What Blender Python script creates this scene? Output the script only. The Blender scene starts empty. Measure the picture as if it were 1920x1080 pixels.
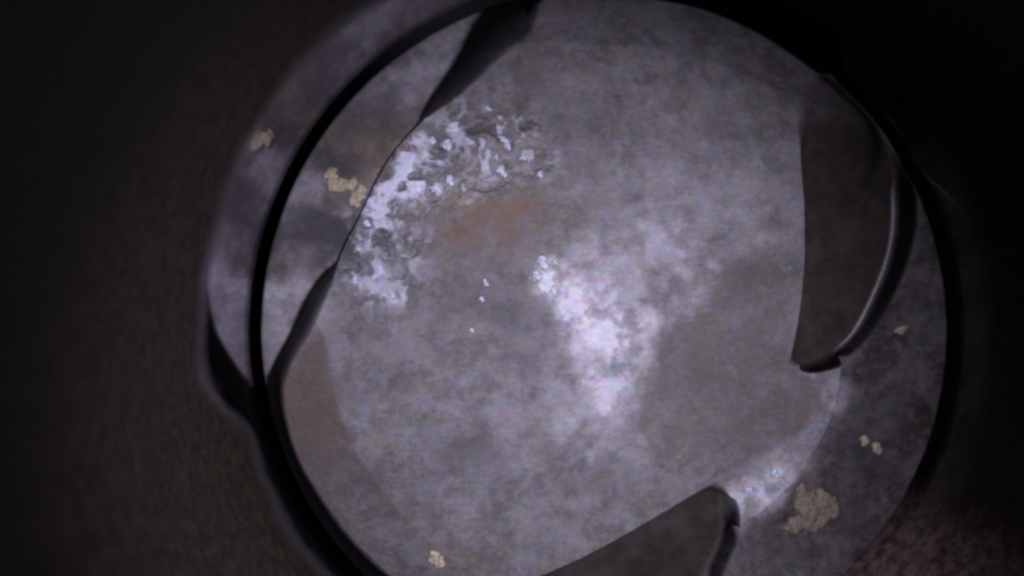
import bpy, math, random
import numpy as np

# ------------------------------------------------------------------ constants
R = 0.040                      # piston radius in metres (80 mm bore)
D = 2.0                        # lens height above the squish land, in radii
CX, CY, PR = 1133.5, 620.0, 650.0   # where the crown circle sits in the 1920x1080 frame
F = PR * D                     # focal length in photo pixels
CAMX, CAMY = (960 - CX) / PR, (CY - 540) / PR
BORE = 1.012                   # bore radius in piston radii
H = 0.13                       # height of the dome above the squish land
scene = bpy.context.scene
col = scene.collection

# ------------------------------------------------------------------ camera
cam = bpy.data.cameras.new('camera')
cam.sensor_width = 36.0
cam.lens = 36.0 * F / 1920.0
cam.clip_start = 0.001
cam.clip_end = 2.0
cam.dof.use_dof = True
cam.dof.focus_distance = 1.68 * R
cam.dof.aperture_fstop = 16.0
camo = bpy.data.objects.new('camera', cam)
camo.location = (CAMX * R, CAMY * R, D * R)
col.objects.link(camo)
scene.camera = camo

# ------------------------------------------------------------------ world: a closed engine, no outside light
w = bpy.data.worlds.new('World'); scene.world = w; w.use_nodes = True
w.node_tree.nodes['Background'].inputs[0].default_value = (0.5, 0.45, 0.6, 1)
w.node_tree.nodes['Background'].inputs[1].default_value = 0.001
scene.view_settings.view_transform = 'Standard'
scene.view_settings.look = 'None'
scene.view_settings.exposure = 0.0
scene.view_settings.gamma = 1.0
scene.cycles.filter_width = 2.2

# ------------------------------------------------------------------ the LED beside the borescope lens
ld = bpy.data.lights.new('borescope_led', 'SPOT')
ld.energy = 0.295
ld.color = (0.90, 0.845, 1.0)
ld.spot_size = math.radians(76)
ld.spot_blend = 1.0
ld.shadow_soft_size = 0.0022
lo = bpy.data.objects.new('borescope_led', ld)
lo.location = ((CAMX + 0.10) * R, (CAMY - 0.02) * R, (D + 0.02) * R)
aim = (-0.20 * R, -0.16 * R, 0)
dx, dy, dz = [a - b for a, b in zip(aim, lo.location)]
import mathutils
lo.rotation_euler = mathutils.Vector((dx, dy, dz)).to_track_quat('-Z', 'Y').to_euler()
col.objects.link(lo)

# ------------------------------------------------------------------ numeric helpers
def unproj(pts, z):
    p = np.array(pts, float)
    return np.c_[(p[:, 0] - 960) / F * (D - z) + CAMX, -(p[:, 1] - 540) / F * (D - z) + CAMY]

def chaikin(p, n=2):
    for _ in range(n):
        q = np.roll(p, -1, 0)
        a = 0.75 * p + 0.25 * q; b = 0.25 * p + 0.75 * q
        p = np.empty((2 * len(a), 2)); p[0::2] = a; p[1::2] = b
    return p

def sdf(poly, x, y):
    """signed distance, negative inside"""
    d2 = np.full(x.shape, 1e9); s = np.zeros(x.shape, bool)
    q = np.roll(poly, -1, 0)
    for (ax, ay), (bx, by) in zip(poly, q):
        ex, ey = bx - ax, by - ay
        L = ex * ex + ey * ey
        if L < 1e-14: continue
        wx, wy = x - ax, y - ay
        t = np.clip((wx * ex + wy * ey) / L, 0, 1)
        d2 = np.minimum(d2, (wx - t * ex) ** 2 + (wy - t * ey) ** 2)
        c = ((ay <= y) & (by > y)) | ((by <= y) & (ay > y))
        if ey != 0:
            s ^= c & (x < ax + (y - ay) / ey * ex)
    d = np.sqrt(d2)
    return np.where(s, -d, d)

def smooth(t):
    t = np.clip(t, 0, 1); return t * t * (3 - 2 * t)

def vnoise(x, y, seed):
    xi = np.floor(x).astype(np.int64); yi = np.floor(y).astype(np.int64)
    fx = smooth(x - xi); fy = smooth(y - yi)
    def h(a, b):
        n = (a * 374761393 + b * 668265263 + seed * 1274126177) & 0xffffffff
        n = ((n ^ (n >> 13)) * 1274126177) & 0xffffffff
        n = n ^ (n >> 16)
        return (n & 0xffff) / 65535.0
    return (h(xi, yi) * (1 - fx) + h(xi + 1, yi) * fx) * (1 - fy) + (h(xi, yi + 1) * (1 - fx) + h(xi + 1, yi + 1) * fx) * fy

def fbm(x, y, f, seed, oct=4, gain=0.5):
    v = 0; a = 1; t = 0
    for o in range(oct):
        v = v + a * vnoise(x * f + 17.3 * o, y * f - 9.1 * o, seed + o); t += a; a *= gain; f *= 2.03
    return v / t - 0.5

# ------------------------------------------------------------------ outlines of the crown (photo pixels, lifted to their own height)
def rim(a0, a1, n, r=648):
    return [(CX + r * math.cos(math.radians(a)), CY + r * math.sin(math.radians(a))) for a in np.linspace(a0, a1, n)]

TOP = [(1018, -20), (1120, -24), (1230, -15), (1330, 5), (1430, 50), (1520, 115), (1600, 195), (1672, 290), (1640, 400), (1625, 500),
       (1600, 600), (1586, 660), (1576, 682), (1570, 740), (1550, 805), (1500, 890), (1440, 950), (1385, 985), (1330, 1050), (1280, 1130), (1200, 1225),
       (1130, 1245), (1000, 1235), (880, 1190), (780, 1130), (700, 1070), (640, 1008), (590, 938), (548, 868), (528, 800), (522, 740), (530, 712), (545, 675),
       (590, 620), (616, 560), (629, 520), (642, 470), (680, 400), (716, 318), (758, 262), (801, 222), (868, 183), (942, 112), (1000, 72), (1012, 25)]
BASE = [(905, -6)] + rim(-105, -32, 14) + [(1668, 330), (1638, 400), (1622, 500), (1596, 600), (1579, 660), (1566, 682), (1560, 740), (1540, 802), (1491, 884),
       (1432, 943), (1378, 976), (1325, 1045), (1276, 1128), (1204, 1236)] + rim(84, 172, 18) + [(498, 700), (515, 665), (540, 622), (562, 562), (600, 508),
       (630, 490), (648, 476), (690, 400), (726, 318), (764, 264), (782, 226), (798, 185), (846, 111), (872, 45), (893, 15)]
PLAT = [(1000, 78), (1150, 82), (1300, 102), (1400, 140), (1490, 185), (1750, 250), (1800, 900), (1300, 1300), (980, 1130), (830, 1040), (760, 972), (700, 900), (650, 815),
        (622, 720), (610, 620), (560, 560), (600, 300), (800, 100)]
P1F = [(1490, 178), (1503, 300), (1512, 420), (1508, 530), (1497, 610), (1480, 682), (1480, 682), (1480, 682), (1528, 671), (1580, 636), (1614, 590), (1662, 500), (1682, 430), (1684, 365),
       (1684, 325), (1672, 292), (1605, 197), (1550, 140)]
P1R = [(1480, 150), (1487, 178), (1500, 300), (1509, 420), (1505, 530), (1494, 610), (1476, 688), (1476, 688), (1476, 688), (1530, 683), (1573, 673), (1592, 676), (1628, 640), (1660, 599), (1698, 524), (1724, 440),
       (1726, 365), (1712, 315), (1684, 285), (1620, 190), (1560, 120)]
P2F = [(1348, 903), (1240, 966), (1100, 1044), (1000, 1088), (900, 1132), (1000, 1235), (1130, 1260), (1220, 1235), (1280, 1140), (1315, 1060), (1338, 1000), (1351, 945)]
P2R = [(1350, 893), (1350, 893), (1238, 963), (1100, 1041), (998, 1084), (880, 1128), (1000, 1250), (1130, 1275), (1260, 1245), (1330, 1140), (1370, 1060), (1394, 1004), (1383, 984), (1372, 935)]
def floor_outline(pts, split):
    return chaikin(np.array([unproj([p], 0.03 if k_ < split else -0.03)[0] for k_, p in enumerate(pts)]))
TOPp = chaikin(unproj(TOP, H)); BASEp = chaikin(unproj(BASE, 0)); PLATp = chaikin(unproj(PLAT, H), 3)
P1Fp = floor_outline(P1F, 7); P2Fp = floor_outline(P2F, 5)
P1Rp = chaikin(np.array([unproj([p], H if p[0] < 1580 else 0.0)[0] for p in P1R]))
P2Rp = chaikin(np.array([unproj([p], H if p[1] < 1000 or (p[0] < 1300 and p[1] < 1200) else 0.0)[0] for p in P2R]))

def loft(x, y, inner, outer, w=0.012):
    """0 inside inner, 1 outside outer, with at least w between"""
    a = np.maximum(sdf(inner, x, y), 0); b = np.maximum(-sdf(outer, x, y), 0)
    t = a / np.maximum(a + b, w)
    t = np.where((a > 0) & (b <= 0) & (a < w), a / w, t)
    return np.where(a <= 0, 0.0, np.clip(t, 0, 1))

def crown(x, y):
    """height of the crown and its zone masks"""
    td = loft(x, y, TOPp, BASEp)
    sp = sdf(PLATp, x, y)
    zd = H - 0.36 * np.maximum(sp, 0) + 0.02 * np.exp(-(np.maximum(sp, 0) / 0.03) ** 2) * 0
    zl = 0.004 * fbm(x, y, 5, 11)
    s = smooth(td)
    z = zd * (1 - s) + zl * s
    wall_d = 0 * np.exp(-((td - 0.5) / 0.33) ** 4) * ((td > 0) & (td < 1))
    # valve reliefs, their floors tilting away from the crown centre
    t1 = loft(x, y, P1Fp, P1Rp); u = np.array([0.93, 0.30])
    f1 = -0.010 - 0.22 * ((x - 0.62) * u[0] + (y - 0.25) * u[1])
    f1 = f1 + (z - 0.012 - f1) * smooth((y - 0.38) / 0.24)
    t2 = loft(x, y, P2Fp, P2Rp); u = np.array([0.45, -0.89])
    f2 = 0.0 - 0.22 * ((x - 0.2) * u[0] + (y + 0.62) * u[1])
    # the reliefs run out to nothing at their pointed ends
    for t_, (ax, ay) in ((2, unproj([(1350, 893)], H)[0]), (1, unproj([(1478, 690)], H)[0])):
        k_ = np.exp(-(((x - ax) ** 2 + (y - ay) ** 2) / 0.04 ** 2))
        if t_ == 2: f2 = f2 + (zd - 0.012 - f2) * k_
        else: f1 = f1 + (zd - 0.020 - f1) * k_ * 0.6
    # small fillet at the foot of the relief wall
    z = np.where(t1 < 1, np.minimum(f1 + (z - f1) * smooth(t1), np.maximum(z, f1)), z)
    z = np.where(t2 < 1, np.minimum(f2 + (z - f2) * smooth(t2), np.maximum(z, f2)), z)
    return z, td, t1, t2, zd

def to_px(x, y, z):
    return 960 + F * (x - CAMX) / (D - z), 540 - F * (y - CAMY) / (D - z)

# ------------------------------------------------------------------ where the deposits and the painted highlights lie
def patch(px, py, pts, soft=14, warp=22, seed=1, f=0.013):
    warp = warp * 2.2 + 10
    """soft-edged ragged patch given by an outline"""
    wx = px + warp * 2 * fbm(px, py, f, seed, 5, 0.72); wy = py + warp * 2 * fbm(px, py, f, seed + 50, 5, 0.72)
    soft = soft * (1.3 + 1.6 * vnoise(px / 60, py / 60, seed + 7))
    return smooth(0.5 - sdf(chaikin(np.array(pts, float), 1), wx, wy) / (2 * soft))

def blob(px, py, cx, cy, rx, ry, ang=0, warp=18, seed=3, f=0.02):
    warp = warp * 2.4 + 6
    wx = px + warp * 2 * fbm(px, py, f, seed, 3, 0.6) - cx; wy = py + warp * 2 * fbm(px, py, f, seed + 50, 3, 0.6) - cy
    c, s = math.cos(math.radians(ang)), math.sin(math.radians(ang))
    u = (wx * c + wy * s) / rx; v = (-wx * s + wy * c) / ry
    return np.exp(-(u * u + v * v) ** 1.3)

def deposits(px, py):
    m = {}
    ash_glow = 0.30 * patch(px, py, [(1000, 520), (1010, 480), (1050, 470), (1100, 440), (1240, 420), (1340, 470), (1335, 560), (1250, 605), (1216, 640), (1206, 700), (1180, 740),
                         (1150, 780), (1090, 740), (1055, 690), (1060, 620), (1020, 560)], 10, 12, 5)
    ash_glow = ash_glow + 1.1 * blob(px, py, 1105, 590, 90, 42, 38, 14, 7) + 0.5 * blob(px, py, 1175, 610, 60, 26, 0, 12, 8) + 0.26 * blob(px, py, 1130, 700, 60, 100, 0, 25, 9) + 0.16 * blob(px, py, 1140, 780, 80, 90, 0, 30, 29) + 0.35 * blob(px, py, 1045, 545, 40, 30, 40, 14, 19)  # central highlight painted as pale blobs among the ash
    ash_glow = ash_glow + 0.9 * patch(px, py, [(1000, 520), (1012, 478), (1048, 486), (1030, 510), (1040, 545), (1020, 540)], 4, 8, 12, 0.05)
    ash_glow = ash_glow + 0.85 * blob(px, py, 1430, 905, 75, 34, -35, 10, 13) + 0.4 * blob(px, py, 1400, 950, 40, 24, -30, 10, 113) + 0.3 * blob(px, py, 1560, 750, 24, 60, 15, 10, 14)
    ash_glow = ash_glow + 0.3 * smooth((fbm(px, py, 0.02, 330) + 0.15) / 0.3) * patch(px, py, [(1490, 690), (1572, 682), (1566, 750), (1545, 806), (1498, 890), (1440, 948), (1390, 970), (1430, 900), (1520, 800), (1545, 720)], 5, 3, 18)
    ash_glow = ash_glow + 0.30 * blob(px, py, 545, 570, 60, 90, 20, 14, 401) + 0.32 * blob(px, py, 810, 110, 120, 45, -48, 16, 402) + 0.2 * blob(px, py, 570, 360, 40, 50, 0, 14, 403)
    ash_glow = ash_glow + 0.16 * blob(px, py, 1330, 360, 190, 120, 0, 40, 15) + 0.15 * blob(px, py, 1000, 760, 120, 120, 0, 40, 16)
    mot = smooth((fbm(px, py, 0.022, 301, 5, 0.65) + 0.22) / 0.4)
    m['ash_glow'] = np.clip(ash_glow * (0.25 + 0.95 * mot), 0, 1)
    tan = 0.9 * patch(px, py, [(1220, 625), (1310, 580), (1345, 500), (1400, 480), (1470, 500), (1485, 690), (1555, 705), (1535, 790), (1440, 850), (1350, 880), (1240, 850), (1185, 795), (1215, 700)], 3, 8, 21)
    tan = tan + 0.7 * patch(px, py, [(820, 390), (920, 370), (1010, 378), (1040, 430), (960, 490), (850, 520), (825, 470)], 18, 22, 22)
    tan = tan + 0.35 * blob(px, py, 1050, 230, 50, 160, -35, 30, 23) + 0.3 * blob(px, py, 1130, 320, 90, 40, 0, 20, 24)
    tan = tan + 0.6 * blob(px, py, 690, 300, 60, 60, 0, 16, 226) + 0.8 * blob(px, py, 1480, 1010, 70, 34, -30, 14, 225) + 0.6 * blob(px, py, 850, 1030, 90, 26, 30, 10, 25) + 0.5 * blob(px, py, 560, 760, 50, 120, 0, 15, 26) + 0.4 * blob(px, py, 950, 560, 110, 60, 0, 30, 27)
    tan = tan * (0.5 + 0.8 * smooth((fbm(px, py, 0.022, 310, 5, 0.7) + 0.2) / 0.4)) + 0.9 * patch(px, py, [(515, 715), (560, 660), (608, 610), (618, 720), (650, 830), (620, 920), (540, 850)], 8, 4, 311)
    m['tan'] = np.clip(tan, 0, 1)
    rust = 1.0 * blob(px, py, 930, 405, 125, 42, 0, 22, 31) + 0.45 * blob(px, py, 860, 450, 40, 50, 0, 20, 32) + 1.1 * blob(px, py, 660, 258, 100, 26, 5, 14, 33) + 0.9 * blob(px, py, 735, 270, 40, 40, 0, 10, 133) + 0.8 * blob(px, py, 700, 320, 40, 50, 0, 12, 34)
    rust = rust + 0.35 * blob(px, py, 1260, 690, 20, 16, 0, 6, 35) + 0.3 * blob(px, py, 1345, 715, 22, 18, 0, 6, 36) + 0.35 * blob(px, py, 860, 1040, 60, 20, 25, 8, 37)
    m['rust'] = np.clip(rust, 0, 1)
    dark = 1.1 * blob(px, py, 585, 430, 95, 42, 10, 18, 41) + 0.75 * blob(px, py, 640, 460, 60, 40, 0, 20, 42) + 0.9 * blob(px, py, 500, 470, 60, 26, -20, 14, 242) + 0.75 * blob(px, py, 640, 300, 50, 26, 0, 14, 243) + 0.75 * blob(px, py, 700, 220, 90, 60, -20, 22, 43)
    dark = dark + 0.3 * blob(px, py, 800, 570, 70, 24, 10, 18, 44) + 0.3 * blob(px, py, 1130, 890, 70, 45, 0, 18, 45) + 0.25 * blob(px, py, 1000, 180, 40, 120, -35, 20, 46)
    dark = dark + 0.3 * blob(px, py, 1385, 530, 46, 40, 0, 14, 47) + 0.4 * blob(px, py, 1192, 372, 18, 14, 0, 6, 48) + 0.25 * blob(px, py, 900, 870, 80, 50, 0, 30, 49)
    dark = dark + 0.75 * blob(px, py, 1625, 830, 75, 100, 20, 26, 50) + 0.5 * blob(px, py, 1690, 560, 34, 60, 20, 20, 150) + 0.5 * blob(px, py, 1600, 990, 60, 36, -30, 20, 151) + 0.4 * blob(px, py, 1420, 1010, 30, 40, 0, 14, 152)
    dark = dark + 0.5 * patch(px, py, [(680, 375), (760, 380), (850, 345), (870, 400), (800, 420), (800, 480), (740, 500), (690, 440)], 12, 26, 51, 0.04) * (fbm(px, py, 0.03, 52) > 0.0)
    for q, (cx, cy, rx, ry, st) in enumerate([(700, 880, 60, 30, .3), (850, 850, 70, 46, .32), (1050, 830, 50, 36, .35), (790, 945, 60, 30, .28), (680, 745, 60, 30, .25), (1240, 560, 60, 30, .2), (1300, 700, 90, 60, .2), (1420, 780, 60, 50, .22), (1060, 640, 30, 60, .2), (960, 690, 60, 50, .2), (970, 620, 60, 90, .35), (900, 570, 70, 50, .25), (720, 650, 60, 40, .18), (930, 780, 80, 40, .25), (1160, 200, 90, 40, .2), (1340, 240, 60, 30, .2), (560, 330, 50, 30, .4)]):
        dark = dark + st * 1.2 * blob(px, py, cx, cy, rx, ry, 0, 22, 320 + q)
    m['dark'] = np.clip(dark, 0, 1)
    wet = patch(px, py, [(690, 395), (735, 300), (785, 240), (850, 225), (960, 200), (1010, 250), (1020, 340), (900, 370), (800, 420), (770, 520), (740, 570), (650, 540), (660, 450)], 14, 22, 61)
    m['wet'] = np.clip(wet * (0.3 + 1.1 * smooth((fbm(px, py, 0.02, 66, 4, 0.6) + 0.15) / 0.3)), 0, 1)
    scale = patch(px, py, [(688, 392), (730, 306), (785, 238), (800, 260), (800, 300), (850, 325), (850, 355), (800, 350), (770, 385), (720, 380), (700, 410)], 6, 12, 62, 0.05)  # pale crust with its wet sheen painted into the colour
    scale = scale + 0.6 * patch(px, py, [(660, 505), (730, 510), (760, 565), (720, 560), (665, 530)], 8, 12, 63, 0.05) + 0.5 * patch(px, py, [(690, 400), (740, 420), (720, 470), (670, 480)], 6, 16, 64, 0.06)
    glint_fleck = smooth((fbm(px, py, 0.045, 340, 3, 0.5) - 0.06) / 0.07)  # glints on the wet crust, painted as bright flecks
    scale = scale + 0.55 * glint_fleck * blob(px, py, 900, 270, 120, 75, 0, 20, 341) + 0.5 * glint_fleck * blob(px, py, 720, 470, 70, 110, 20, 20, 342)
    m['scale'] = np.clip(scale, 0, 1)
    return m

# ------------------------------------------------------------------ materials
def new_mat(name):
    m = bpy.data.materials.new(name); m.use_nodes = True
    nt = m.node_tree; return m, nt, nt.nodes, nt.links, nt.nodes['Principled BSDF']

def mixc(nt, fac, a, b, mode='MIX'):
    n = nt.nodes.new('ShaderNodeMix'); n.data_type = 'RGBA'; n.blend_type = mode
    for s, v in ((0, fac), (6, a), (7, b)):
        if hasattr(v, 'is_output'): nt.links.new(v, n.inputs[s])
        elif isinstance(v, tuple): n.inputs[s].default_value = (*v, 1) if len(v) == 3 else v
        else: n.inputs[s].default_value = v
    return n.outputs[2]

def math_(nt, op, a, b=0.0, c=None):
    n = nt.nodes.new('ShaderNodeMath'); n.operation = op
    for i, v in enumerate((a, b, c)):
        if v is None: continue
        if hasattr(v, 'is_output'): nt.links.new(v, n.inputs[i])
        else: n.inputs[i].default_value = v
    return n.outputs[0]

def attr(nt, name):
    n = nt.nodes.new('ShaderNodeAttribute'); n.attribute_name = name; return n.outputs['Fac']

def noise(nt, scale, detail=5, rough=0.6, vec=None, sx=None):
    tc = nt.nodes.new('ShaderNodeTexCoord')
    n = nt.nodes.new('ShaderNodeTexNoise'); n.inputs['Scale'].default_value = scale
    n.inputs['Detail'].default_value = detail; n.inputs['Roughness'].default_value = rough
    src = tc.outputs['Object']
    if sx:
        mp = nt.nodes.new('ShaderNodeMapping'); mp.inputs['Scale'].default_value = sx
        nt.links.new(src, mp.inputs['Vector']); src = mp.outputs['Vector']
    nt.links.new(src, n.inputs['Vector'])
    return n

def ramp(nt, fac, lo, hi):
    n = nt.nodes.new('ShaderNodeMapRange'); n.interpolation_type = 'SMOOTHSTEP'
    nt.links.new(fac, n.inputs['Value']); n.inputs['From Min'].default_value = lo; n.inputs['From Max'].default_value = hi
    return n.outputs['Result']

def crown_material():
    m, nt, N, L, b = new_mat('carbon_coated_aluminium')
    n1 = noise(nt, 240, 9, 0.72); n2 = noise(nt, 800, 6, 0.72); n1.inputs['Distortion'].default_value = 0.15; n2.inputs['Distortion'].default_value = 0.1; n3 = noise(nt, 2600, 3, 0.6); nc = noise(nt, 420, 4, 0.6)
    base = mixc(nt, ramp(nt, n1.outputs['Fac'], 0.41, 0.59), (0.098, 0.092, 0.103), (0.166, 0.159, 0.186))
    base = mixc(nt, math_(nt, 'MULTIPLY', ramp(nt, n2.outputs['Fac'], 0.46, 0.62), 0.45), base, (0.215, 0.206, 0.235))
    hue = mixc(nt, ramp(nt, nc.outputs['Fac'], 0.4, 0.7), base, (0.175, 0.150, 0.130))
    base = mixc(nt, 0.45, base, hue)
    base = mixc(nt, math_(nt, 'MULTIPLY', attr(nt, 'tan'), 0.75), base, (0.108, 0.096, 0.095))
    base = mixc(nt, math_(nt, 'MULTIPLY', attr(nt, 'rust'), math_(nt, 'MULTIPLY_ADD', n1.outputs['Fac'], 1.2, 0.1)), base, mixc(nt, attr(nt, 'land'), (0.14, 0.092, 0.062), (0.21, 0.155, 0.11)))
    base = mixc(nt, math_(nt, 'MULTIPLY', attr(nt, 'land'), 0.12), base, (0.07, 0.066, 0.075))
    base = mixc(nt, math_(nt, 'MULTIPLY', attr(nt, 'sootland'), 0.92), base, mixc(nt, ramp(nt, math_(nt, 'MULTIPLY_ADD', n2.outputs['Fac'], 0.5, math_(nt, 'MULTIPLY', n1.outputs['Fac'], 0.5)), 0.42, 0.60), (0.020, 0.015, 0.016), (0.110, 0.094, 0.098)))
    base = mixc(nt, math_(nt, 'MULTIPLY', attr(nt, 'dark'), 0.9), base, (0.042, 0.039, 0.047))
    ash_glow = math_(nt, 'MULTIPLY', attr(nt, 'ash_glow'), math_(nt, 'MULTIPLY_ADD', n2.outputs['Fac'], 0.9, 0.45))
    base = mixc(nt, ash_glow, base, (0.60, 0.58, 0.70))
    base = mixc(nt, attr(nt, 'scale'), base, (0.52, 0.53, 0.68))  # crust colour lifted to paint its sheen and glints
    base = mixc(nt, math_(nt, 'MULTIPLY', attr(nt, 'pocket'), 0.9), base, mixc(nt, ramp(nt, n1.outputs['Fac'], 0.35, 0.7), (0.014, 0.010, 0.008), (0.040, 0.029, 0.023)))  # relief floors darkened in colour for their shade as well as carbon
    base = mixc(nt, attr(nt, 'wall'), base, (0.006, 0.005, 0.006))  # shade of the steep walls painted near black
    base = mixc(nt, math_(nt, 'MULTIPLY', attr(nt, 'lip_glint'), 1.0), base, (0.50, 0.48, 0.54))  # glint of the fillet painted as a pale line
    hsv = nt.nodes.new('ShaderNodeMix'); hsv.data_type = 'RGBA'; hsv.blend_type = 'OVERLAY'; hsv.inputs[0].default_value = 0.62
    L.new(base, hsv.inputs[6]); L.new(noise(nt, 2400, 4, 0.75, sx=(0.45, 1, 1)).outputs['Color'], hsv.inputs[7]); base = hsv.outputs[2]
    L.new(base, b.inputs['Base Color'])
    ro = math_(nt, 'SUBTRACT', 0.72, math_(nt, 'MULTIPLY', attr(nt, 'wet'), 0.40))
    ro = math_(nt, 'SUBTRACT', ro, math_(nt, 'MULTIPLY', attr(nt, 'wall'), 0.30))
    L.new(ro, b.inputs['Roughness'])
    L.new(math_(nt, 'MULTIPLY_ADD', attr(nt, 'wall'), -0.25, 0.35), b.inputs['Specular IOR Level'])
    bp = N.new('ShaderNodeBump'); bp.inputs['Strength'].default_value = 0.4; bp.inputs['Distance'].default_value = 0.0004
    hh = math_(nt, 'MULTIPLY_ADD', n2.outputs['Fac'], 0.7, math_(nt, 'MULTIPLY', n3.outputs['Fac'], 0.3))
    L.new(hh, bp.inputs['Height']); L.new(bp.outputs['Normal'], b.inputs['Normal'])
    return m

def flat_material(name, c1, c2, rough, spec=0.4, scale=1500):
    m, nt, N, L, b = new_mat(name)
    n = noise(nt, scale, 5, 0.65)
    L.new(mixc(nt, ramp(nt, n.outputs['Fac'], 0.35, 0.65), c1, c2), b.inputs['Base Color'])
    b.inputs['Roughness'].default_value = rough; b.inputs['Specular IOR Level'].default_value = spec
    bp = N.new('ShaderNodeBump'); bp.inputs['Strength'].default_value = 0.5; bp.inputs['Distance'].default_value = 0.0003
    L.new(n.outputs['Fac'], bp.inputs['Height']); L.new(bp.outputs['Normal'], b.inputs['Normal'])
    return m

def bore_material():
    m, nt, N, L, b = new_mat('oily_honed_iron')
    n1 = noise(nt, 700, 6, 0.75, sx=(1, 1, 1.2)); n2 = noise(nt, 120, 4, 0.6)
    sep = N.new('ShaderNodeSeparateXYZ'); tc = N.new('ShaderNodeTexCoord'); L.new(tc.outputs['Object'], sep.inputs[0])
    pol = N.new('ShaderNodeMapRange'); pol.interpolation_type = 'SMOOTHSTEP'; L.new(sep.outputs['X'], pol.inputs['Value'])
    pol.inputs['From Min'].default_value = 0.1 * R; pol.inputs['From Max'].default_value = -0.75 * R
    lowl = N.new('ShaderNodeMapRange'); lowl.interpolation_type = 'SMOOTHSTEP'; L.new(sep.outputs['Y'], lowl.inputs['Value'])
    lowl.inputs['From Min'].default_value = -0.08 * R; lowl.inputs['From Max'].default_value = -0.30 * R
    side = math_(nt, 'ADD', math_(nt, 'MULTIPLY_ADD', pol.outputs['Result'], -0.22 * R, 0.22 * R), math_(nt, 'MULTIPLY', math_(nt, 'MULTIPLY', lowl.outputs['Result'], pol.outputs['Result']), 0.20 * R))
    dull = ramp(nt, math_(nt, 'ADD', math_(nt, 'MULTIPLY_ADD', n2.outputs['Fac'], 0.004, sep.outputs['Z']), side), (0.6 + 0.33) * R, (0.6 + 0.46) * R)   # wall turns dull and brown above the oily band
    c = mixc(nt, ramp(nt, n1.outputs['Fac'], 0.38, 0.68), (0.010, 0.007, 0.007), (0.035, 0.022, 0.020))
    c = mixc(nt, dull, c, mixc(nt, ramp(nt, n1.outputs['Fac'], 0.38, 0.65), (0.028, 0.021, 0.016), (0.060, 0.043, 0.033)))
    c = mixc(nt, math_(nt, 'MULTIPLY_ADD', pol.outputs['Result'], -0.65, 0.65), c, (0.004, 0.003, 0.003))
    wall_glow = N.new('ShaderNodeMapRange'); wall_glow.interpolation_type = 'SMOOTHSTEP'; L.new(math_(nt, 'SUBTRACT', math_(nt, 'MULTIPLY', sep.outputs['X'], 0.75), sep.outputs['Y']), wall_glow.inputs['Value'])
    wall_glow.inputs['From Min'].default_value = 1.10 * R; wall_glow.inputs['From Max'].default_value = 1.26 * R
    c = mixc(nt, math_(nt, 'MULTIPLY', wall_glow.outputs['Result'], 0.9), c, mixc(nt, ramp(nt, n1.outputs['Fac'], 0.38, 0.65), (0.10, 0.06, 0.06), (0.34, 0.24, 0.24)))   # reddish glow on the lower right wall, painted into the colour
    met = math_(nt, 'MULTIPLY', math_(nt, 'MULTIPLY', pol.outputs['Result'], math_(nt, 'SUBTRACT', 1.0, dull)), 1.0)   # left side made metallic so its mirror image shows brighter
    c = mixc(nt, 0.3, c, mixc(nt, 1.0, c, noise(nt, 1500, 4, 0.75, sx=(1, 1, 2)).outputs['Color'], 'OVERLAY'))
    c = mixc(nt, math_(nt, 'POWER', met, 2.0), mixc(nt, met, c, (0.0, 0.0, 0.0)), (0.50, 0.47, 0.52))
    L.new(c, b.inputs['Base Color']); L.new(met, b.inputs['Metallic'])
    b.inputs['IOR'].default_value = 2.7
    L.new(math_(nt, 'MULTIPLY', math_(nt, 'MULTIPLY_ADD', dull, -0.45, 0.5), math_(nt, 'MULTIPLY_ADD', pol.outputs['Result'], 0.4, 0.6)), b.inputs['Specular IOR Level'])
    L.new(math_(nt, 'ADD', math_(nt, 'MULTIPLY_ADD', n1.outputs['Fac'], 0.05, 0.015), math_(nt, 'MULTIPLY_ADD', dull, 0.5, math_(nt, 'MULTIPLY_ADD', pol.outputs['Result'], -0.03, 0.03))), b.inputs['Roughness'])
    bp = N.new('ShaderNodeBump'); bp.inputs['Strength'].default_value = 0.03; bp.inputs['Distance'].default_value = 0.0001
    L.new(n1.outputs['Fac'], bp.inputs['Height']); L.new(bp.outputs['Normal'], b.inputs['Normal'])
    return m

M_CROWN = crown_material()
M_SKIRT = flat_material('sooty_piston_side', (0.004, 0.004, 0.004), (0.008, 0.007, 0.007), 0.7, 0.08)
M_CREAM = flat_material('cream_carbon', (0.30, 0.25, 0.18), (0.52, 0.45, 0.34), 0.6, 0.4, 2500)
M_TAN = flat_material('tan_carbon', (0.15, 0.125, 0.10), (0.27, 0.23, 0.19), 0.7, 0.3, 2500)
M_WHITE = flat_material('glassy_ash_and_glints', (0.34, 0.35, 0.45), (0.58, 0.60, 0.76), 0.2, 0.6, 2500)  # pale tone holds painted glints as well as ash
M_BORE = bore_material()

# ------------------------------------------------------------------ object helpers
def tag(o, label=None, cat=None, group=None, kind=None):
    for k, v in (('label', label), ('category', cat), ('group', group), ('kind', kind)):
        if v: o[k] = v
    return o

def empty(name, loc, label, cat, group=None):
    o = bpy.data.objects.new(name, None); o.location = loc; o.empty_display_size = 0.005
    col.objects.link(o); return tag(o, label, cat, group)

def link(name, me, mat, parent=None):
    o = bpy.data.objects.new(name, me); me.materials.append(mat); col.objects.link(o)
    if parent:
        o.parent = parent
    return o

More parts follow.
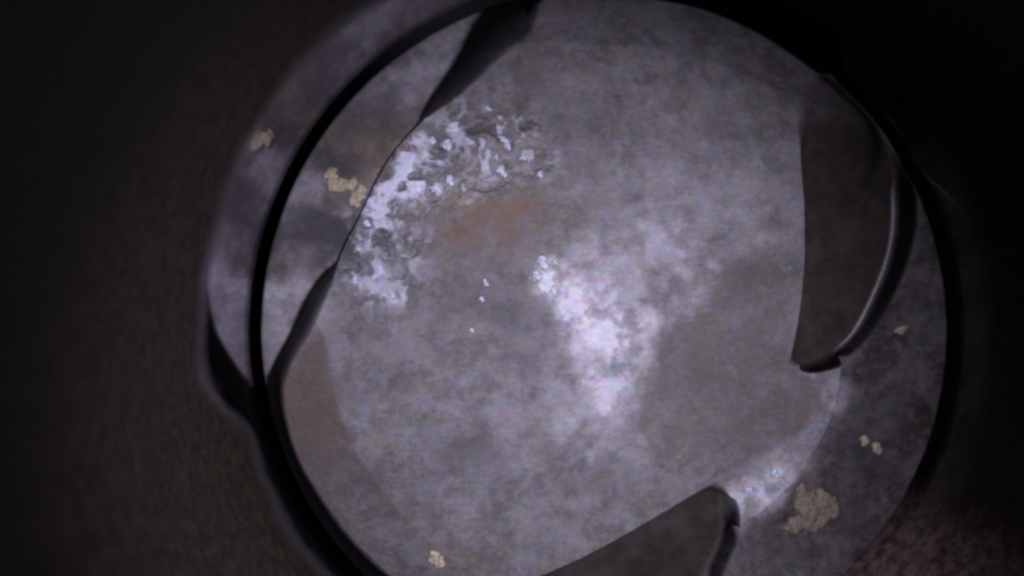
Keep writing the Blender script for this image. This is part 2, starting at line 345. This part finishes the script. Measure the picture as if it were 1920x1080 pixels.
def mesh_from(name, v, f, normals=None, attrs=None, smooth_shade=True):
    me = bpy.data.meshes.new(name)
    v = np.asarray(v, np.float32); f = np.asarray(f, np.int32)
    k = f.shape[1]
    me.vertices.add(len(v)); me.vertices.foreach_set('co', v.ravel())
    me.loops.add(f.size); me.loops.foreach_set('vertex_index', f.ravel())
    me.polygons.add(len(f)); me.polygons.foreach_set('loop_start', np.arange(0, f.size, k, dtype=np.int32))
    me.update(calc_edges=True); me.validate()
    me.polygons.foreach_set('use_smooth', np.full(len(me.polygons), smooth_shade))
    if normals is not None:
        me.normals_split_custom_set_from_vertices(normals.tolist())
    for n, a in (attrs or {}).items():
        at = me.attributes.new(n, 'FLOAT', 'POINT'); at.data.foreach_set('value', a.astype(np.float32))
    return me

# ------------------------------------------------------------------ the piston
piston = empty('piston', (0, 0, 0), 'carbon coated aluminium piston crown with raised dome and cut valve reliefs filling the bore', 'piston')
NT, NR = 1500, 300
RE = 0.994
th = np.linspace(0, 2 * math.pi, NT, endpoint=False)
rr = RE * (np.linspace(0, 1, NR) * 0.999 + 0.001)
RRg, TH = np.meshgrid(rr, th, indexing='ij')
X = (RRg * np.cos(TH)).ravel(); Y = (RRg * np.sin(TH)).ravel()
Z, TD, T1, T2, ZD = crown(X, Y)
PX, PY = to_px(X, Y, Z)
MK = deposits(PX, PY)
SPL = sdf(PLATp, X, Y)
MK['rust'] = np.maximum(MK['rust'], 0.4 * smooth(SPL / 0.014) * (PX < 900) * smooth((PY - 590) / 40) * (TD < 0.5) * smooth((960 - PY) / 160))
MK['tan'] = np.maximum(MK['tan'], 0.5 * smooth(SPL / 0.014) * (PX < 900) * smooth((PY - 590) / 40) * (TD < 0.5) * smooth((1010 - PY) / 120))
inp = ((T1 < 0.999) | (T2 < 0.999))
# crusty relief of the deposits
rough_zone = np.clip(MK['wet'] + 0.35 * MK['ash_glow'] + 0.2, 0, 1) * (1 - np.clip(inp * 1.0, 0, 0.7))
pit = smooth((vnoise(X * 21 + 3, Y * 23, 71) * 0.7 + 0.3 * vnoise(X * 50, Y * 50, 75) - 0.42) / 0.24) * np.clip(MK['wet'] * 1.3 - 0.1, 0, 1)
pitc = smooth((vnoise(X * 21 + 3, Y * 23, 71) * 0.7 + 0.3 * vnoise(X * 50, Y * 50, 75) - 0.46) / 0.10) * np.clip(MK['wet'] * 1.6 - 0.1, 0, 1)
MK['scale'] = np.clip(MK['scale'] * (1 - 0.92 * pitc), 0, 1)
MK['dark'] = np.clip(MK['dark'] + 0.8 * pitc * smooth((fbm(X, Y, 9, 90) + 0.15) / 0.2), 0, 1)
Z2 = Z + 0.010 * fbm(X, Y, 14, 72, 5, 0.55) * (0.4 + 0.25 * rough_zone) + 0.016 * MK['wet'] * (0.06 - 0.12 * pit) + 0.006 * np.clip(MK['scale'], 0, 1)
lip_glint = np.exp(-((T1 - 0.03) / 0.10) ** 2) * (T1 > 0) * smooth((PX - 1560) / 40) * smooth((PY - 330) / 60)
edge = np.clip((RE - RRg.ravel()) / 0.012, 0, 1)
Z2 = Z2 - 0.012 * (1 - edge) ** 2 + 0.012 * lip_glint
wall = np.clip(smooth(TD / 0.15) * smooth((1 - TD) / 0.15), 0, 1) * (~inp) * np.clip((PX < np.where(PY < 300, 1070, 1015)) + smooth((RRg.ravel() - 0.93) / 0.03), 0, 1) * np.where(PX < np.where(PY < 300, 1070, 1015), np.clip(1 - smooth((PY - 215) / 40) * smooth((500 - PY) / 40), 0, 1) * np.where(PY < 300, 0.72 + 0.28 * smooth((TD - 0.1) / 0.6), 0.45 + 0.55 * smooth((TD - 0.05) / 0.4)), 1)  # painted shade of the dome flanks, deepening towards the foot
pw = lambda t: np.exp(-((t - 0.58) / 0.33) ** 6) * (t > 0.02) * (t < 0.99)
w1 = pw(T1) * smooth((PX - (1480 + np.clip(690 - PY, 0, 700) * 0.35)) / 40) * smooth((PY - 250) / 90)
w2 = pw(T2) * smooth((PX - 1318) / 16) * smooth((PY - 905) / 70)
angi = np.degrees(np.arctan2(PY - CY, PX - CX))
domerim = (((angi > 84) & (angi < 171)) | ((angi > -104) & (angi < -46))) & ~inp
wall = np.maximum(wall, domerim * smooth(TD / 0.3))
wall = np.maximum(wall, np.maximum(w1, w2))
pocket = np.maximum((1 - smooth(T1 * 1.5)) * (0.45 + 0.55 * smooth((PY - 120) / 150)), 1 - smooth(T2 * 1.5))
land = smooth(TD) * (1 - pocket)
ATT = dict(MK); ATT['wall'] = wall; ATT['lip_glint'] = lip_glint; ATT['pocket'] = pocket; ATT['land'] = land; ATT['sootland'] = land * np.where(PX > 1200, np.clip(0.72 + 1.3 * fbm(X, Y, 4, 95) + 0.35 * np.exp(-((PX - 1640) / 110) ** 2 - ((PY - 830) / 120) ** 2) - 0.3 * np.exp(-((PX - 1430) / 130) ** 2 - ((PY - 1060) / 90) ** 2), 0, 1), np.clip(-0.08 + 2.2 * fbm(X, Y, 5, 97) + 0.5 * np.exp(-((PY - 330) / 120) ** 2), 0, 1))
V = np.c_[X, Y, Z2] * R
# vertex normals from the whole crown so that parts meet without a seam
G = V.reshape(NR, NT, 3)
du = np.gradient(G, axis=0); dv = (np.roll(G, -1, 1) - np.roll(G, 1, 1)) / 2
NN = np.cross(du, dv); NN /= np.maximum(np.linalg.norm(NN, axis=2, keepdims=True), 1e-12)
NN = NN.reshape(-1, 3)
def field_normals(zf):
    g = np.c_[X, Y, zf].reshape(NR, NT, 3)
    n = np.cross(np.gradient(g, axis=0), (np.roll(g, -1, 1) - np.roll(g, 1, 1)) / 2)
    n /= np.maximum(np.linalg.norm(n, axis=2, keepdims=True), 1e-12)
    return n.reshape(-1, 3)
NDOME = field_normals(ZD + (Z2 - Z) * (lip_glint < 0.01))      # keeps the cut edge of the dome crisp
i = np.arange(NR - 1)[:, None] * NT; j = np.arange(NT)[None, :]; j2 = (j + 1) % NT
FACES = np.stack([i + j, i + NT + j, i + NT + j2, i + j2], -1).reshape(-1, 4)
fc = FACES[:, 0]
PXf, PYf = PX[fc], PY[fc]
in1 = T1[fc] < 0.999; in2 = (T2[fc] < 0.999) & ~in1
fl1 = in1 & (T1[fc] < 0.15); fl2 = in2 & (T2[fc] < 0.15)
dome_w = (TD[fc] > 0.03) & (TD[fc] < 0.97) & ~in1 & ~in2
ld_ = (TD[fc] >= 0.97) & ~in1 & ~in2
leftland = ld_ & (PXf < 1000) & (PYf < 760)
rightland = ld_ & ~leftland
cone = (TD[fc] <= 0.03) & ~in1 & ~in2
def crown_part(name, sel, label=None, nrm=NN):
    f = FACES[sel]; u, inv = np.unique(f, return_inverse=True)
    me = mesh_from(name, V[u], inv.reshape(f.shape), nrm[u], {k: a[u] for k, a in ATT.items()})
    return tag(link(name, me, M_CROWN, piston), label)
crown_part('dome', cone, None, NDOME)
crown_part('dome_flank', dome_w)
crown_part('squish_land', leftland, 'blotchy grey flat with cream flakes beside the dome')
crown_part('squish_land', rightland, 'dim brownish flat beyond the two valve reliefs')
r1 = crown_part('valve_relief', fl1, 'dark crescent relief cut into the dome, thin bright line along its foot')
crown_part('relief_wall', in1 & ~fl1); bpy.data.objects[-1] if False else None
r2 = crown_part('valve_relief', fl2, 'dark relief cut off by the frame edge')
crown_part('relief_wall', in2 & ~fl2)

# side of the piston: chamfer, top land, ring groove and ring below
ang = th
ze = G[-1, :, 2] / R
prof = [(RE, 0.0, True), (0.997, -0.006, True), (0.998, -0.014, True), (1.0, -0.24, False), (0.95, -0.245, False), (0.95, -0.30, False), (1.0, -0.305, False), (1.0, -0.6, False)]
vs = []
for r_, z_, rel in prof:
    vs.append(np.c_[r_ * np.cos(ang), r_ * np.sin(ang), (ze + z_) if rel else np.full(NT, z_)])
vs = np.concatenate(vs) * R
k = np.arange(len(prof) - 1)[:, None] * NT
fs = np.stack([k + j, k + NT + j, k + NT + j2, k + j2], -1).reshape(-1, 4)
link('piston_side', mesh_from('piston_side', vs, fs), M_SKIRT, piston)

# ------------------------------------------------------------------ the cylinder bore
cyl = empty('cylinder_bore', (0, 0, -0.6 * R), 'dark oily cylinder wall around the piston, faintly mirroring its edge', 'cylinder')
nz, na = 40, 360
zz = np.linspace(-0.6, 2.25, nz); aa = np.linspace(0, 2 * math.pi, na, endpoint=False)
A2, Z3 = np.meshgrid(aa, zz)
cv = np.c_[(BORE * np.cos(A2)).ravel(), (BORE * np.sin(A2)).ravel(), (Z3 + 0.6).ravel()] * R
ii = np.arange(nz - 1)[:, None] * na; jj = np.arange(na)[None, :]; jn = (jj + 1) % na
cf = np.stack([ii + jj, ii + na + jj, ii + na + jn, ii + jn], -1).reshape(-1, 4)   # faces look inward
link('bore_wall', mesh_from('bore_wall', cv, cf), M_BORE, cyl)

# ------------------------------------------------------------------ lumps of deposit
rng = random.Random(4)
def lump_mesh(name, pieces, seed):
    """ragged crumbs: each piece (x, y, z, rx, ry, rz) is a knobbly flattened stone, all in one mesh"""
    import bmesh
    bm = bmesh.new()
    for n, (x, y, z, rx, ry, rz) in enumerate(pieces):
        g = bmesh.ops.create_icosphere(bm, subdivisions=3, radius=1)
        rot = rng.uniform(0, 6.28); c, s = math.cos(rot), math.sin(rot)
        for vtx in g['verts']:
            p = vtx.co
            k = 1 + 0.9 * (vnoise(np.array(p.x * 1.9 + 5 * n), np.array(p.y * 1.9 + p.z * 1.3 + seed), seed) - 0.5) + 0.6 * (vnoise(np.array(p.x * 4.3 + 5 * n), np.array(p.y * 4.3 + p.z * 3 + seed), seed + 3) - 0.5)
            q = (p.x * k * rx, p.y * k * ry, p.z * k * rz)
            vtx.co = (x + q[0] * c - q[1] * s, y + q[0] * s + q[1] * c, z + q[2])
    me = bpy.data.meshes.new(name); bm.to_mesh(me); bm.free()
    for p in me.polygons: p.use_smooth = True
    return me

def surf(px, py, z0):
    x, y = unproj([(px, py)], z0)[0]
    for _ in range(3):
        z = float(crown(np.array([x]), np.array([y]))[0][0]); x, y = unproj([(px, py)], z)[0]
    return x * R, y * R, z * R

def crumb(name, label, cat, spots, mat, z0=0.0, group=None, parent=None, seed=1):
    """spots: (px, py, rx, ry) in photo pixels"""
    ox, oy, oz = surf(spots[0][0], spots[0][1], z0)
    pcs = []
    for (px, py, rx, ry) in spots:
        x, y, z = surf(px, py, z0)
        a, b_ = rx / PR * R * (1.25 if parent is None else 1.0), ry / PR * R * (1.25 if parent is None else 1.0)
        pcs.append((x - ox, y - oy, z - oz + 0.25 * min(a, b_), a, b_, 0.3 * min(a, b_) + 0.00008))
    o = link(name, lump_mesh(name, pcs, seed), mat, parent)
    o.location = (ox, oy, oz)
    if parent is None: tag(o, label, cat, group)
    return o

GF = 'cream carbon flakes lying on the piston'
crumb('carbon_flake', 'largest cream carbon flake, on the left flat against the dome beside the white crust', 'carbon flake',
      [(628, 340, 15, 12), (645, 350, 14, 9), (622, 330, 9, 9), (658, 345, 10, 8)], M_CREAM, group=GF, seed=2)
crumb('carbon_flake', 'cream flake touching the dome edge, just below and right of the largest flake', 'carbon flake',
      [(672, 368, 13, 8), (664, 378, 9, 7), (678, 356, 8, 8)], M_CREAM, group=GF, seed=5)
crumb('carbon_flake', 'broad tan flake cluster on the right flat near the lower valve relief', 'carbon flake',
      [(1510, 945, 24, 18), (1535, 935, 18, 14), (1515, 968, 20, 14), (1495, 978, 17, 14), (1555, 945, 18, 12), (1540, 966, 16, 12), (1525, 955, 20, 16), (1502, 925, 12, 10), (1480, 990, 12, 8)], M_TAN, group=GF, seed=8)
crumb('carbon_flake', 'tiny pale crumb pair on the dark middle of the right flat', 'carbon flake',
      [(1620, 826, 8, 6), (1643, 838, 9, 7)], M_CREAM, group=GF, seed=11)
crumb('carbon_flake', 'small cream crumb on the right flat just outside the crescent relief', 'carbon flake',
      [(1688, 618, 6, 9)], M_CREAM, group=GF, seed=13)
crumb('carbon_flake', 'small bright cream crumb on the tan streak at the bottom of the dome', 'carbon flake',
      [(816, 1045, 10, 9), (824, 1054, 7, 6)], M_CREAM, z0=H, group=GF, seed=14)
# glassy white ash beads baked onto the dome, pale colour also painting wet glints
for n, (px, py, rx, ry) in enumerate([(848, 238, 16, 9), (838, 270, 8, 12), (808, 262, 9, 7), (945, 262, 5, 11), (952, 274, 6, 8), (938, 318, 9, 8), (930, 294, 4, 6), (945, 326, 5, 7), (980, 295, 7, 4),
                                      (1012, 326, 5, 7), (915, 203, 8, 3), (688, 418, 7, 7), (818, 352, 10, 14), (842, 338, 8, 10), (766, 345, 7, 9), (1018, 492, 9, 14), (1006, 515, 7, 9), (1040, 490, 6, 5),
                                      (1036, 545, 9, 7), (910, 530, 8, 4), (903, 560, 5, 5), (735, 552, 6, 7), (884, 618, 5, 4), (1452, 888, 9, 7), (1405, 920, 8, 7), (720, 382, 6, 6), (672, 465, 6, 5), (665, 525, 10, 5)]):
    crumb('ash_glint_bead', None, None, [(px, py, rx * .8, ry * .8), (px + rx * .5, py + ry * .6, rx * .5, ry * .5)], M_WHITE, z0=H, parent=piston, seed=30 + n)
